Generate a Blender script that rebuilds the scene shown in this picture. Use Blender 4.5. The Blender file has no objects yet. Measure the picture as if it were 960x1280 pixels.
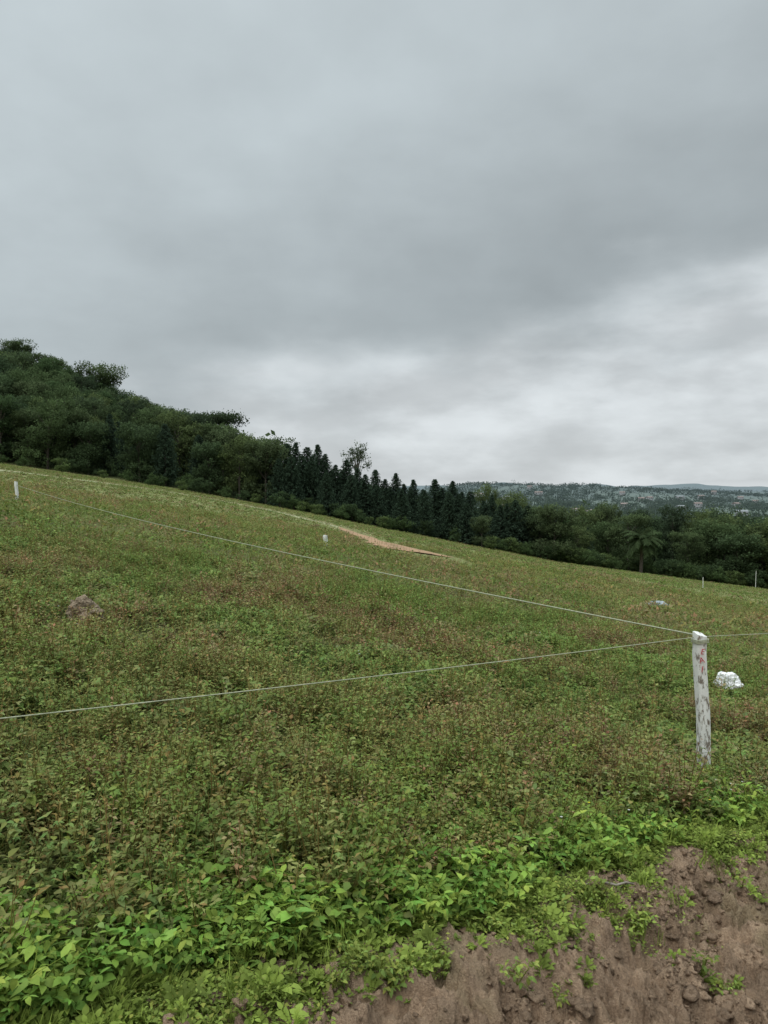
import bpy, bmesh, math, random
import numpy as np
from mathutils import Vector, Matrix, Euler
rng=np.random.default_rng(7); random.seed(7)
sc=bpy.context.scene
COL=sc.collection
sc.view_settings.view_transform='Standard'; sc.view_settings.look='None'; sc.view_settings.exposure=0

# ---------------------------------------------------------------- noise
_perm=np.random.default_rng(3).random((512,512))
def vn(x,y):
    xi=np.floor(x).astype(np.int64); yi=np.floor(y).astype(np.int64)
    fx=x-xi; fy=y-yi
    fx=fx*fx*(3-2*fx); fy=fy*fy*(3-2*fy)
    a=_perm[xi%512,yi%512]; b=_perm[(xi+1)%512,yi%512]
    c=_perm[xi%512,(yi+1)%512]; d=_perm[(xi+1)%512,(yi+1)%512]
    return (a*(1-fx)+b*fx)*(1-fy)+(c*(1-fx)+d*fx)*fy
def fbm(x,y,o=4,g=.5):
    s=0;a=1;t=0
    for i in range(o):
        ca,sa=math.cos(.9*i),math.sin(.9*i)
        X_=(x*ca-y*sa)*2**i; Y_=(x*sa+y*ca)*2**i
        s=s+a*vn(X_+17.3*i+200,Y_+5.1*i+200); t+=a; a*=g
    return s/t
def sst(a,b,x):
    t=np.clip((x-a)/(b-a),0,1); return t*t*(3-2*t)

# ---------------------------------------------------------------- terrain (eye is z=0)
UT=np.array([-.7,-.5,-.29,-.146,0,.15,.3,.5,.7])
YT=np.array([150,190,250,330,600,1000,1600,2000,2600,4500,6000,9000.])
ZT=np.array([
 [9, 22, 48, 52, 40, 20,  0,  0,-20,-60,  0,-100],
 [5.2,18,35, 34, 20,-10,-20,-10,-20,-60,  0,-100],
 [1, 7, 13.5,12,  0,-20,-20,-10,-20,-60,  0,-100],
 [-3.2,-2.5,-2,-5,-25,-30,-20,-5,-20,-60, 0,-100],
 [-7.5,-9,-13,-18,-28,-30,-15, 0,-20,-60, 10,-100],
 [-11.5,-15,-21,-26,-32,-33,-16,5,-15,-60, 26,-100],
 [-16,-20,-25,-30,-34,-36,-24,-2,-20,-60, 40,-100],
 [-20,-24,-29,-33,-36,-40,-32,-18,-25,-60,30,-100],
 [-24,-28,-33,-36,-38,-42,-32,-16,-25,-60,8,-100]],float)
BY=2.40
def bump_t(t): return .10*np.exp(-((t-1.3)/.8)**2)
def bank_s(x,y):
    t=(x+.5)*.77+(y-BY)*.638
    return (x+.5)*.638-(y-BY)*.77-bump_t(t)
def bank_xy(tt,ss):
    s2=ss+bump_t(tt); return -.5+.77*tt+s2*.638, BY+.638*tt-s2*.77
def H(x,y,fine=True):
    x=np.asarray(x,float); y=np.asarray(y,float)
    r=np.hypot(x,y); az=np.arctan2(x,y); azc=np.clip(az,-.61,.61)
    u=np.tan(azc); yy=r*np.cos(azc)
    z=-1.571-.164*x-.037*y
    corr=np.interp(u,[-.5,-.29,-.1,0,.229,.5],[0,.004,.001,-.003,-.010,0])
    z=z+corr*yy*sst(30,120,yy)
    z=z+(fbm(x*.09+3,y*.09,3)-.5)*.25*sst(6,30,yy)
    iu=np.clip(np.searchsorted(UT,u)-1,0,len(UT)-2); fu=np.clip((u-UT[iu])/(UT[iu+1]-UT[iu]),0,1)
    ly=np.log(np.clip(yy,150,9000)); LY=np.log(YT)
    iy=np.clip(np.searchsorted(LY,ly)-1,0,len(YT)-2); fy=np.clip((ly-LY[iy])/(LY[iy+1]-LY[iy]),0,1)
    zf=(ZT[iu,iy]*(1-fu)+ZT[iu+1,iy]*fu)*(1-fy)+(ZT[iu,iy+1]*(1-fu)+ZT[iu+1,iy+1]*fu)*fy
    zf=zf+(fbm(x*.0032,y*.0016,3)-.5)*np.clip(yy*.020,0,90)*sst(250,900,yy)
    t=sst(140,168,yy)
    z=z*(1-t)+zf*t
    if fine:
        s=bank_s(x,y)
        near=1-sst(9,14,r)
        n1=fbm(x*2.0+9,y*2.0,3); n2=fbm(x*4.3,y*4.3+4,4,.5); n3=fbm(x*16,y*16,4,.7); n4=fbm(x*7+7,y*7,3); n5=fbm(x*15+70,y*15,3)
        w=(n1-.5)*1.2
        lip=.02*np.exp(-((s-.02)/.22)**2)
        dirt=sst(-.15,.08,s+w*.3)
        side=np.clip((x+.6)/1.6,0.3,1)
        face=.07*side*sst(.14+w*.6,.26+w*.6,s)+.07*side*sst(.48+w*.7,.60+w*.7,s)+.05*sst(.9,1.2,s)
        rid=1-np.abs(2*n2-1)
        fz=sst(.06,.25,s)*(1-sst(1.3,1.7,s))
        zz=lip*side-face+dirt*((n2-.5)*.08+(n3-.5)*.12-.07*(rid**6)*fz-.05*sst(.52,.60,n4)*fz+.035*sst(.52,.56,n5)*fz)
        zz=zz+(1-dirt)*(n2-.5)*.05
        z=z+zz*near
    return z

def new_mesh(name,V,F,cols=None,smooth=False):
    V=np.asarray(V,np.float32); F=np.asarray(F,np.int32)
    me=bpy.data.meshes.new(name)
    me.vertices.add(len(V)); me.vertices.foreach_set('co',V.ravel())
    k=F.shape[1]
    me.loops.add(F.size); me.loops.foreach_set('vertex_index',F.ravel())
    me.polygons.add(len(F)); me.polygons.foreach_set('loop_start',np.arange(0,F.size,k,dtype=np.int32))
    me.update(calc_edges=True)
    if cols is not None:
        cols=np.asarray(cols,np.float32)
        dom='FACE' if len(cols)==len(F) else 'POINT'
        a=me.attributes.new('col','FLOAT_COLOR',dom)
        c4=np.ones((len(cols),4),np.float32); c4[:,:3]=cols
        a.data.foreach_set('color',c4.ravel())
    if smooth: me.polygons.foreach_set('use_smooth',np.ones(len(F),bool))
    return me
def add(name,me,mat=None,parent=None,**props):
    o=bpy.data.objects.new(name,me); COL.objects.link(o)
    if mat: me.materials.append(mat)
    if parent: o.parent=parent
    for k,v in props.items(): o[k]=v
    return o

# ---------------------------------------------------------------- materials
def mk(name):
    m=bpy.data.materials.new(name); m.use_nodes=True
    nt=m.node_tree; b=nt.nodes['Principled BSDF']; return m,nt,b
def noise_mat(name,c1,c2,scale=5,rough=.8,bump=.3,c3=None,dist=.02):
    m,nt,b=mk(name)
    tc=nt.nodes.new('ShaderNodeTexCoord'); n=nt.nodes.new('ShaderNodeTexNoise')
    n.inputs['Scale'].default_value=scale; n.inputs['Detail'].default_value=6
    nt.links.new(tc.outputs['Object'],n.inputs['Vector'])
    r=nt.nodes.new('ShaderNodeValToRGB'); r.color_ramp.elements[0].position=.35; r.color_ramp.elements[1].position=.65
    r.color_ramp.elements[0].color=(*c1,1); r.color_ramp.elements[1].color=(*c2,1)
    if c3: e=r.color_ramp.elements.new(.8); e.color=(*c3,1)
    nt.links.new(n.outputs['Fac'],r.inputs[0]); nt.links.new(r.outputs[0],b.inputs['Base Color'])
    b.inputs['Roughness'].default_value=rough
    if bump:
        bp=nt.nodes.new('ShaderNodeBump'); bp.inputs['Strength'].default_value=bump; bp.inputs['Distance'].default_value=dist
        nt.links.new(n.outputs['Fac'],bp.inputs['Height']); nt.links.new(bp.outputs[0],b.inputs['Normal'])
    return m
def leaf_mat(name,trans=.25,rough=.55,spec=.3,mul=1.):
    m,nt,b=mk(name)
    a=nt.nodes.new('ShaderNodeAttribute'); a.attribute_name='col'
    n=nt.nodes.new('ShaderNodeTexNoise'); n.inputs['Scale'].default_value=35
    g=nt.nodes.new('ShaderNodeNewGeometry'); nt.links.new(g.outputs['Position'],n.inputs['Vector'])
    mr=nt.nodes.new('ShaderNodeMapRange'); mr.inputs[3].default_value=.75*mul; mr.inputs[4].default_value=1.25*mul
    nt.links.new(n.outputs['Fac'],mr.inputs[0])
    vm=nt.nodes.new('ShaderNodeVectorMath'); vm.operation='SCALE'
    nt.links.new(a.outputs['Color'],vm.inputs[0]); nt.links.new(mr.outputs[0],vm.inputs['Scale'])
    nt.links.new(vm.outputs[0],b.inputs['Base Color'])
    b.inputs['Roughness'].default_value=rough; b.inputs['Specular IOR Level'].default_value=spec
    if trans>0:
        t=nt.nodes.new('ShaderNodeBsdfTranslucent'); nt.links.new(vm.outputs[0],t.inputs['Color'])
        mx=nt.nodes.new('ShaderNodeMixShader'); mx.inputs[0].default_value=trans
        nt.links.new(b.outputs[0],mx.inputs[1]); nt.links.new(t.outputs[0],mx.inputs[2])
        nt.links.new(mx.outputs[0],nt.nodes['Material Output'].inputs['Surface'])
    return m
M_leaf=leaf_mat('plant_leaf',.36,.7,.15)
M_crown=leaf_mat('tree_foliage',.38,.9,.04)
M_far=leaf_mat('far_foliage',.5,1.,.0)
M_bark=noise_mat('bark',(.045,.036,.028),(.10,.085,.07),6,.9,.5)
M_palebark=noise_mat('pale_bark',(.15,.135,.11),(.26,.24,.20),4,.9,.3)

def ground_mat():
    m,nt,b=mk('ground_soil')
    a=nt.nodes.new('ShaderNodeAttribute'); a.attribute_name='col'
    g=nt.nodes.new('ShaderNodeNewGeometry')
    n1=nt.nodes.new('ShaderNodeTexNoise'); n1.inputs['Scale'].default_value=9; n1.inputs['Detail'].default_value=10; n1.inputs['Roughness'].default_value=.7
    n2=nt.nodes.new('ShaderNodeTexNoise'); n2.inputs['Scale'].default_value=110; n2.inputs['Detail'].default_value=5; n2.inputs['Roughness'].default_value=.7
    for n in (n1,n2): nt.links.new(g.outputs['Position'],n.inputs['Vector'])
    ad=nt.nodes.new('ShaderNodeMath'); ad.operation='ADD'; nt.links.new(n1.outputs['Fac'],ad.inputs[0]); nt.links.new(n2.outputs['Fac'],ad.inputs[1])
    mr=nt.nodes.new('ShaderNodeMapRange'); mr.inputs[1].default_value=.65; mr.inputs[2].default_value=1.35; mr.inputs[3].default_value=.5; mr.inputs[4].default_value=1.55
    nt.links.new(ad.outputs[0],mr.inputs[0])
    vm=nt.nodes.new('ShaderNodeVectorMath'); vm.operation='SCALE'
    nt.links.new(a.outputs['Color'],vm.inputs[0]); nt.links.new(mr.outputs[0],vm.inputs['Scale'])
    nt.links.new(vm.outputs[0],b.inputs['Base Color'])
    b.inputs['Roughness'].default_value=.95; b.inputs['Specular IOR Level'].default_value=.1
    bp=nt.nodes.new('ShaderNodeBump'); bp.inputs['Strength'].default_value=1.; bp.inputs['Distance'].default_value=.025
    nt.links.new(ad.outputs[0],bp.inputs['Height']); nt.links.new(bp.outputs[0],b.inputs['Normal'])
    return m
M_ground=ground_mat()

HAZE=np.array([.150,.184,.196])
def haze(c,r,k=1500.):  # aerial haze painted into base colours, growing with distance
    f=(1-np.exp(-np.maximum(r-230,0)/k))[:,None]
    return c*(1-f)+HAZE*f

# ---------------------------------------------------------------- ground sheet
az_in=np.linspace(-.64,.64,820)
az_out=np.linspace(.64,2*math.pi-.64,60)[1:-1]
AZ=np.concatenate([az_in,az_out])
R=np.concatenate([np.linspace(.2,1.5,12)[:-1],np.arange(1.5,6,.010),6*1.02**np.arange(0,372)])
nA,nR=len(AZ),len(R)
rr,aa=np.meshgrid(R,AZ,indexing='ij')
X=(rr*np.sin(aa)).ravel(); Y=(rr*np.cos(aa)).ravel()
Z=H(X,Y)
V=np.stack([X,Y,Z],1)
i=np.arange(nR-1)[:,None]*nA; j=np.arange(nA)[None,:]; j2=(j+1)%nA
F=np.stack([(i+j),(i+j2),(i+nA+j2),(i+nA+j)],-1).reshape(-1,4)[:, ::-1]
rad=np.hypot(X,Y); s=bank_s(X,Y)
yyv=rad*np.cos(np.clip(np.arctan2(X,Y),-.61,.61))
n=fbm(X*3,Y*3,4); nb=fbm(X*.12,Y*.12,4)
soil=np.array([.115,.118,.054])*(.6+.8*n)[:,None]
fieldfar=np.array([.208,.222,.090])*(.75+.5*nb)[:,None]
c=soil*(1-sst(6,40,rad))[:,None]+fieldfar*sst(6,40,rad)[:,None]
dn=fbm(X*5+2,Y*5,4)
DIRT=np.array([.415,.290,.195])
dirt=DIRT*(.60+.70*dn)[:,None]
dd=(sst(-.15,.05,s+(fbm(X*4,Y*4,3)-.5)*.5)*(1-sst(12,20,rad)))[:,None]
mo=(sst(.5,.62,fbm(X*2.7+30,Y*2.7,4))*.5)[:,None]
dirt=dirt*(1-mo)+np.array([.24,.20,.11])*mo
c=c*(1-dd)+dirt*dd
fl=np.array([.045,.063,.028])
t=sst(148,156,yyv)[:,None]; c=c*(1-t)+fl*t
pn=fbm(X*.012+5,Y*.006,4)
past=np.array([.090,.116,.058])
t=(sst(500,900,yyv)*sst(.48,.60,pn))[:,None]; c=c*(1-t)+past*t
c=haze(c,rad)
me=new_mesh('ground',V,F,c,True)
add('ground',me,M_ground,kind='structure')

# ---------------------------------------------------------------- leaf / plant prototypes
def rotm(yaw,pitch,roll=0):
    return np.array((Matrix.Rotation(yaw,3,'Z')@Matrix.Rotation(pitch,3,'X')@Matrix.Rotation(roll,3,'Y')))
def leaf_hi(L,W,droop=.25):
    v=np.array([[0,0,0],[-.42*W,.28*L,.10*W],[0,.30*L,0],[.42*W,.28*L,.10*W],
                [-.40*W,.62*L,.06*W-droop*.3*L],[0,.64*L,-droop*.35*L],[.40*W,.62*L,.06*W-droop*.3*L],[0,L,-droop*L]])
    f=np.array([[0,2,1],[0,3,2],[1,2,5],[1,5,4],[2,3,6],[2,6,5],[4,5,7],[5,6,7]])
    return v,f
def leaf_lo(L,W,droop=.25):
    v=np.array([[0,0,0],[-.5*W,.45*L,.08*W],[.5*W,.45*L,.08*W],[0,L,-droop*L]])
    f=np.array([[0,2,1],[1,2,3]]); return v,f
class PB:
    def __init__(s): s.V=[];s.F=[];s.C=[];s.n=0
    def put(s,v,f,col):
        s.V.append(v); s.F.append(f+s.n); s.n+=len(v); s.C.append(np.tile(np.asarray(col,float),(len(f),1)))
    def stem(s,a,b,w,col):
        a=np.array(a,float);b=np.array(b,float)
        d=b-a; p=np.cross(d,[.3,.5,.1]); p/=np.linalg.norm(p)+1e-9; q=np.cross(d,p); q/=np.linalg.norm(q)+1e-9
        v=np.array([a+p*w,a+(-.5*p+.87*q)*w,a+(-.5*p-.87*q)*w,b+p*w*.5,b+(-.5*p+.87*q)*w*.5,b+(-.5*p-.87*q)*w*.5])
        f=np.array([[0,1,4],[0,4,3],[1,2,5],[1,5,4],[2,0,3],[2,3,5]]); s.put(v,f,col)
    def done(s): return np.vstack(s.V),np.vstack(s.F),np.vstack(s.C)
U=random.uniform
def p_bean(hi,h=.28,nl=9,L=.065,lob=3,stemc=(.9,.75,.7)):
    p=PB(); leaf=leaf_hi if hi else leaf_lo
    for sidx in range(random.choice([2,3,3])):
        yaw=U(0,6.28); lean=U(.1,.7); hh=h*U(.6,1.1)
        tip=np.array([math.sin(yaw)*lean*hh,math.cos(yaw)*lean*hh,hh])
        if hi: p.stem((0,0,0),tip,.0028,stemc)
        for k in range(nl//2+1):
            t=U(.25,1.); base=tip*t; y2=U(0,6.28); pl=U(.02,.06)
            pe=base+np.array([-math.sin(y2)*pl,math.cos(y2)*pl,U(0,.03)])
            if hi: p.stem(base,pe,.0013,stemc)
            m=.55+.6*t*U(.8,1.2)
            for q in range(lob):
                LL=L*U(.45,1.2)
                v,f=leaf(LL,LL*U(.5,.75),U(.05,.7))
                v=v@rotm(y2+(q-(lob-1)/2)*1.25+U(-.3,.3),U(-.55,.8),U(-.6,.6)).T+pe
                g=m*U(.8,1.2); p.put(v,f,(g*U(.85,1.25),g,g*U(.85,1.1)))
    return p.done()
def p_herb(hi,h=.34,n=34,L=.034,brown=.36):
    p=PB(); leaf=leaf_lo
    for sidx in range(random.choice([2,3,4])):
        yaw=U(0,6.28); lean=U(.05,.5); hh=h*U(.5,1.15)
        tip=np.array([math.sin(yaw)*lean*hh,math.cos(yaw)*lean*hh,hh])
        p.stem((0,0,0),tip,.0024 if hi else .0035,(1.12,.80,.72))
        for k in range(n//3):
            t=U(.15,1.); base=tip*t; y2=U(0,6.28); rr_=U(0,.07)*(1.2-t)
            pe=base+np.array([-math.sin(y2)*rr_,math.cos(y2)*rr_,rr_*.8])
            LL=L*U(.6,1.3)*(1.25-.5*t)
            v,f=leaf(LL,LL*U(.4,.65),U(-.1,.4))
            v=v@rotm(y2,U(-.2,.8),U(-.4,.4)).T+pe
            if U(0,1)<brown: p.put(v,f,(1.15*U(.8,1.15),.85*U(.85,1.1),.8))
            else:
                g=(.7+.45*t)*U(.85,1.15); p.put(v,f,(g,g,g*.9))
    return p.done()
def p_carpet(n,L,rad_,h):
    p=PB()
    for k in range(n):
        a=U(0,6.28); d=rad_*math.sqrt(U(0,1)); LL=L*U(.6,1.3)
        v,f=leaf_lo(LL,LL*U(.5,.8),U(0,.4)); v=v@rotm(U(0,6.28),U(-.1,.7),U(-.4,.4)).T+np.array([d*math.cos(a),d*math.sin(a),h*U(.1,1)])
        g=U(.6,1.1); p.put(v,f,(1.1*g,.90*g,.82*g) if U(0,1)<.22 else (g,g,g*.9))
    return p.done()
def p_rosette(hi,n=11,L=.11,W=.38):
    p=PB(); leaf=leaf_hi if hi else leaf_lo
    for k in range(n):
        y2=U(0,6.28); LL=L*U(.6,1.2); v,f=leaf(LL,LL*W*U(.8,1.2),U(.1,.5))
        v=v@rotm(y2,U(.15,1.1),U(-.2,.2)).T+np.array([U(-.01,.01),U(-.01,.01),0])
        g=U(.75,1.2); p.put(v,f,(g*U(.9,1.1),g,g*.9))
    return p.done()
def p_lobed(hi,n=12,L=.13):
    p=PB()
    for k in range(n):
        y2=U(0,6.28); LL=L*U(.6,1.2); pit=U(.3,1.2); g=U(.8,1.2)
        Rm=rotm(y2,pit)
        p.stem((0,0,0),Rm@np.array([0,LL,0]),.002,(g,g,g*.7))
        for q in range(5):
            t=.35+.16*q; sz=LL*(.22+.10*q if q<4 else .55)*U(.8,1.1)
            for sd in ((-1,1) if q<4 else (0,)):
                v,f=leaf_hi(sz,sz*.75,U(.1,.5))
                v=v@rotm(sd*-1.1+U(-.2,.2),U(-.2,.2),0).T+np.array([0,LL*t,-.1*LL*t*t]); v=v@Rm.T
                p.put(v,f,(g,g,g*.85))
    return p.done()
def p_tuft(n=14,h=.3,L=.16,brown=.28,up=False):
    p=PB()
    for k in range(n):
        a=U(0,6.28); d=abs(random.gauss(0,.18)); LL=L*U(.6,1.3)
        v,f=leaf_lo(LL,LL*(.42 if up else .58),U(0,.4))
        v=v@rotm(U(0,6.28),U(.2,1.2) if up else U(-.1,1.),U(-.5,.5)).T+np.array([d*math.cos(a),d*math.sin(a),h*U(.05,.9)])
        if U(0,1)<brown: p.put(v,f,(1.15*U(.8,1.1),.86,.8))
        else:
            g=U(.65,1.2); p.put(v,f,(g,g,g*.9))
    return p.done()
def p_grass(n=16,h=.16):
    p=PB()
    for k in range(n):
        y2=U(0,6.28); hh=h*U(.5,1.2); w=.0022
        b=np.array([U(-.03,.03),U(-.03,.03),0]); d=np.array([-math.sin(y2),math.cos(y2),0])*hh*U(.2,.8); sde=np.array([math.cos(y2),math.sin(y2),0])*w
        m=b+d*.4+np.array([0,0,hh*.7]); t=b+d+np.array([0,0,hh])
        v=np.array([b-sde,b+sde,m-sde*.8,m+sde*.8,t]); f=np.array([[0,1,3],[0,3,2],[2,3,4]])
        g=U(.7,1.2); p.put(v,f,(g,g,g*.8))
    return p.done()

def scatter(protos,pos,scale,tilt,cols,pick=None):
    k=len(pos); Vs=[];Fs=[];Cs=[];off=0
    if pick is None: pick=rng.integers(0,len(protos),k)
    yaw=rng.random(k)*6.283; tx=(rng.random(k)-.5)*2*tilt; ty=(rng.random(k)-.5)*2*tilt
    for pi,(v,f,c) in enumerate(protos):
        idx=np.where(pick==pi)[0]
        if len(idx)==0: continue
        cy,sy=np.cos(yaw[idx])[:,None],np.sin(yaw[idx])[:,None]
        x=v[None,:,0]*cy-v[None,:,1]*sy; y=v[None,:,0]*sy+v[None,:,1]*cy; z=np.repeat(v[None,:,2],len(idx),0)
        x=x+z*tx[idx][:,None]; y=y+z*ty[idx][:,None]
        P=np.stack([x,y,z],-1)*scale[idx][:,None,None]+pos[idx][:,None,:]
        Vs.append(P.reshape(-1,3)); n=len(v)
        FF=f[None]+(np.arange(len(idx))*n)[:,None,None]+off
        Fs.append(FF.reshape(-1,3)); off+=len(idx)*n
        CC=c[None]*cols[idx][:,None,:]; Cs.append(CC.reshape(-1,3))
    return np.vstack(Vs),np.vstack(Fs),np.vstack(Cs)
def merge(parts):
    V=[];F=[];C=[];o=0
    for v,f,c in parts: V.append(v);F.append(f+o);C.append(c);o+=len(v)
    return np.vstack(V),np.vstack(F),np.vstack(C)
def polar(n,r0,r1,amax=.60):
    r=np.sqrt(rng.random(n)*(r1*r1-r0*r0)+r0*r0); a=(rng.random(n)*2-1)*amax
    return r*np.sin(a),r*np.cos(a)

def smooth_line(pts,n=80):
    pts=np.array(pts,float); t=np.arange(len(pts)); T=np.linspace(0,len(pts)-1,n)
    x=np.interp(T,t,pts[:,0]); y=np.interp(T,t,pts[:,1])
    for _ in range(6):
        x[1:-1]=(x[:-2]+2*x[1:-1]+x[2:])/4; y[1:-1]=(y[:-2]+2*y[1:-1]+y[2:])/4
    return np.stack([x,y],1)
def on_ray(ix,iy,lo=1.5,hi=140):
    u=(ix-480)/961; vv=-(iy-612)/961; yy=np.exp(np.linspace(math.log(lo),math.log(hi),4000)); zz=H(u*yy,yy)
    q=np.argmax(zz>vv*yy)
    if q==0: q=len(yy)-1
    return u*yy[q],yy[q],zz[q]
ta=[on_ray(a,b)[:2] for a,b in [(425,660),(448,669),(474,678),(498,685),(518,690),(530,693)]]
tb=[on_ray(a,b)[:2] for a,b in [(-30,586),(20,590),(80,598),(150,607),(220,617),(290,629),(350,641),(425,660)]]
track_a=smooth_line(ta); track_b=smooth_line(tb)
def keep_tracks(x,y):
    k=np.ones(len(x),bool)
    L=len(track_a)
    for q,p in enumerate(track_a[::2]):
        w=.6+1.7*(q*2/L)
        dx=x-p[0]; dy=y-p[1]; k&=~((np.abs(dx)<w)&(dy<w)&(dy>-w*2.2-1))
    return k
def near_b(x,y):
    m=np.zeros(len(x),bool)
    for p in np.vstack([track_b[::2],track_a[:16:2]]): m|=((x-p[0])**2+((y-p[1])/1.9)**2<1.6**2)
    return m

GREEN=np.array([.165,.250,.062]); OLIVE=np.array([.262,.272,.104]); BROWN=np.array([.305,.218,.142])
def field_cols(x,y,k):
    a=fbm(x*.55+3,y*.55,3); b=fbm(x*.07+8,y*.07,3)
    w=np.clip((a-.5)*1.8+(b-.5)*1.6+rng.normal(0,.38,k)+.38,0,1)[:,None]
    c=OLIVE*(1-w)+GREEN*w
    br=(rng.random(k)<np.clip(.23-(a-.5)*1.9,0.05,.5))[:,None]
    c=np.where(br,BROWN*.65+OLIVE*.35,c)
    return c*(rng.uniform(.68,1.25,k))[:,None]

parts=[]
beans_hi=[p_bean(True,h=U(.12,.22),L=U(.024,.040)) for _ in range(8)]
herbs_hi=[p_herb(True,h=U(.16,.34),n=52,L=.026) for _ in range(9)]
ros_hi=[p_rosette(True,L=.05) for _ in range(3)]
carp_hi=[p_carpet(26,.024,.10,.05) for _ in range(5)]
carp_m=[p_carpet(22,.040,.17,.06) for _ in range(5)]
def field_band(n,r0,r1,protos_green,protos_brown,sc0,sc1,margin=-.22,gmul=1.,mind=.3):
    x,y=polar(n,r0,r1)
    s=bank_s(x,y); gap=fbm(x*2.6+40,y*2.6,3)
    kp=(s<margin)&(rng.random(n)<np.clip((gap-.30)*6,mind,1))
    if r1>20: kp=(s<margin)
    x,y=x[kp],y[kp]
    if r1>30: kk=keep_tracks(x,y); x,y=x[kk],y[kk]
    k=len(x)
    z=H(x,y)-.01
    patch=fbm(x*.8+60,y*.8,3)
    isg=rng.random(k)<np.clip(.50+(patch-.5)*2.0,.18,.85)
    pick=np.where(isg,rng.integers(0,len(protos_green),k),len(protos_green)+rng.integers(0,len(protos_brown),k))
    cols=field_cols(x,y,k); cols=np.where(isg[:,None],cols*.5+GREEN*.5*rng.uniform(.7,1.3,k)[:,None],cols)*gmul
    hs=np.clip(.35+1.3*fbm(x*1.7,y*1.7,3),.5,1.5)
    if r1>40:
        nb_=near_b(x,y); cols[nb_]=np.array([.36,.36,.22])*rng.uniform(.75,1.25,nb_.sum())[:,None]; hs[nb_]*=.8
    return scatter(protos_green+protos_brown,np.stack([x,y,z],1),rng.uniform(sc0,sc1,k)*hs,.3,cols,pick)
parts.append(field_band(8200,1.9,6.5,beans_hi+ros_hi,herbs_hi,.65,1.3))
parts.append(field_band(9500,1.9,6.5,carp_hi,carp_hi,.8,1.3,gmul=.85,mind=.75))
beans_lo=[p_bean(False,h=U(.12,.21),L=U(.032,.050)) for _ in range(7)]
herbs_lo=[p_herb(False,h=U(.18,.34),n=42,L=.034) for _ in range(8)]
parts.append(field_band(20000,6.5,17,beans_lo,herbs_lo,.7,1.3))
parts.append(field_band(12000,6.5,17,carp_m,carp_m,.8,1.3,gmul=.85,mind=.75))
tuft_m=[p_tuft(22,h=.16,L=.075) for _ in range(6)]; tuft_u=[p_tuft(20,h=.22,L=.09,up=True,brown=.38) for _ in range(4)]
parts.append(field_band(27000,17,50,tuft_m+beans_lo[:3],tuft_u+herbs_lo[:4],.6,1.4,gmul=.95))
v,f,c=merge(parts)
print('field tris',len(f))
add('field_plants',new_mesh('field_plants',v,f,c),M_leaf,kind='stuff')
tuft_f=[p_tuft(12,h=.12,L=.16) for _ in range(6)]+[p_tuft(12,h=.14,L=.16,up=True,brown=.35) for _ in range(2)]
v,f,c=field_band(30000,50,152,tuft_f[:5],tuft_f[5:],.5,1.3,gmul=.84)
add('far_field_plants',new_mesh('far_field_plants',v,f,c),M_leaf,kind='stuff')

# roadside weed strip
big=[p_bean(True,h=U(.08,.16),nl=random.choice([7,9,11,13]),L=U(.022,.040),lob=3,stemc=(1,.9,.7)) for _ in range(14)]
lob=[p_lobed(True,n=9,L=U(.05,.08)) for _ in range(6)]
gr=[p_grass(18,.11) for _ in range(3)]
n=6600
tt=rng.random(n)*6.2-1.9
wid=np.interp(tt,[-1.9,0,1.5,3,4.3],[.66,.54,.58,.70,.70])
ss=-.05-rng.random(n)*wid
x,y=bank_xy(tt,ss)
cl=fbm(x*2.6,y*2.6,4); kp=(rng.random(n)<np.clip((cl-.40)*5-np.maximum(-ss-wid*.5,0)*3,.05,.85)); x,y,ss=x[kp],y[kp],ss[kp]; k=len(x)
leftness=1-sst(-.6,1.6,x)
isb=(rng.random(k)<.42+.18*leftness+.6*(fbm(x*2+5,y*2,2)-.5))&(ss<-.08)
pick=np.where(isb,rng.integers(0,14,k),14+rng.integers(0,9,k))
BR=np.array([.160,.295,.055]); YG=np.array([.265,.370,.075]); LG=np.array([.29,.38,.088])
mb=rng.random(k)[:,None]
cols=np.where(isb[:,None],BR*(1-mb)+YG*mb,LG*.9)*rng.uniform(.6,1.2,k)[:,None]
sc_=np.where(isb,rng.uniform(.5,1.45,k),rng.uniform(.4,1.1,k))
v1=scatter(big+lob+gr,np.stack([x,y,H(x,y)-.01],1),sc_,.45,cols,pick)
n=900; tt=rng.random(n)*4.6-.2; ss=-.25-rng.random(n)*1.0
x,y=bank_xy(tt,ss); cl=fbm(x*1.8+90,y*1.8,3); kp=rng.random(n)<np.clip((cl-.42)*5,.04,.8); x,y=x[kp],y[kp]; k=len(x)
v1b=scatter(herbs_hi+beans_hi,np.stack([x,y,H(x,y)-.01],1),rng.uniform(.9,1.5,k),.3,(GREEN*.6+LG*.3)*rng.uniform(.75,1.2,k)[:,None])
n=14500
tt=rng.random(n)*6.4-2; ss=rng.normal(-.08,.16,n)
x,y=bank_xy(tt,ss)
cl=fbm(x*3+20,y*3,4); kp=rng.random(n)<np.clip((cl-.42)*7-np.maximum(ss,0)*2.3,0.012,1); x,y=x[kp],y[kp]; k=len(x)
small=[p_rosette(True,n=9,L=.030,W=.6) for _ in range(6)]
v2=scatter(small+gr[:1]+lob[:2]+carp_hi,np.stack([x,y,H(x,y)-.004],1),rng.uniform(.3,.8,k),.3,LG*rng.uniform(.45,1.1,k)[:,None],None)
spots=[(480,1232),(500,1215),(775,1168),(890,1238),(700,1215),(330,1262),(860,1118),(400,1250),(845,1130),(590,1195),(640,1180),(730,1150),(650,1240),(930,1120),(800,1130),(690,1160),(390,1225),(520,1190),(610,1175),(440,1215),(760,1135),(900,1090),(720,1180),(940,1075),(455,1250),(550,1215),(360,1245)]
px=[]
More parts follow.
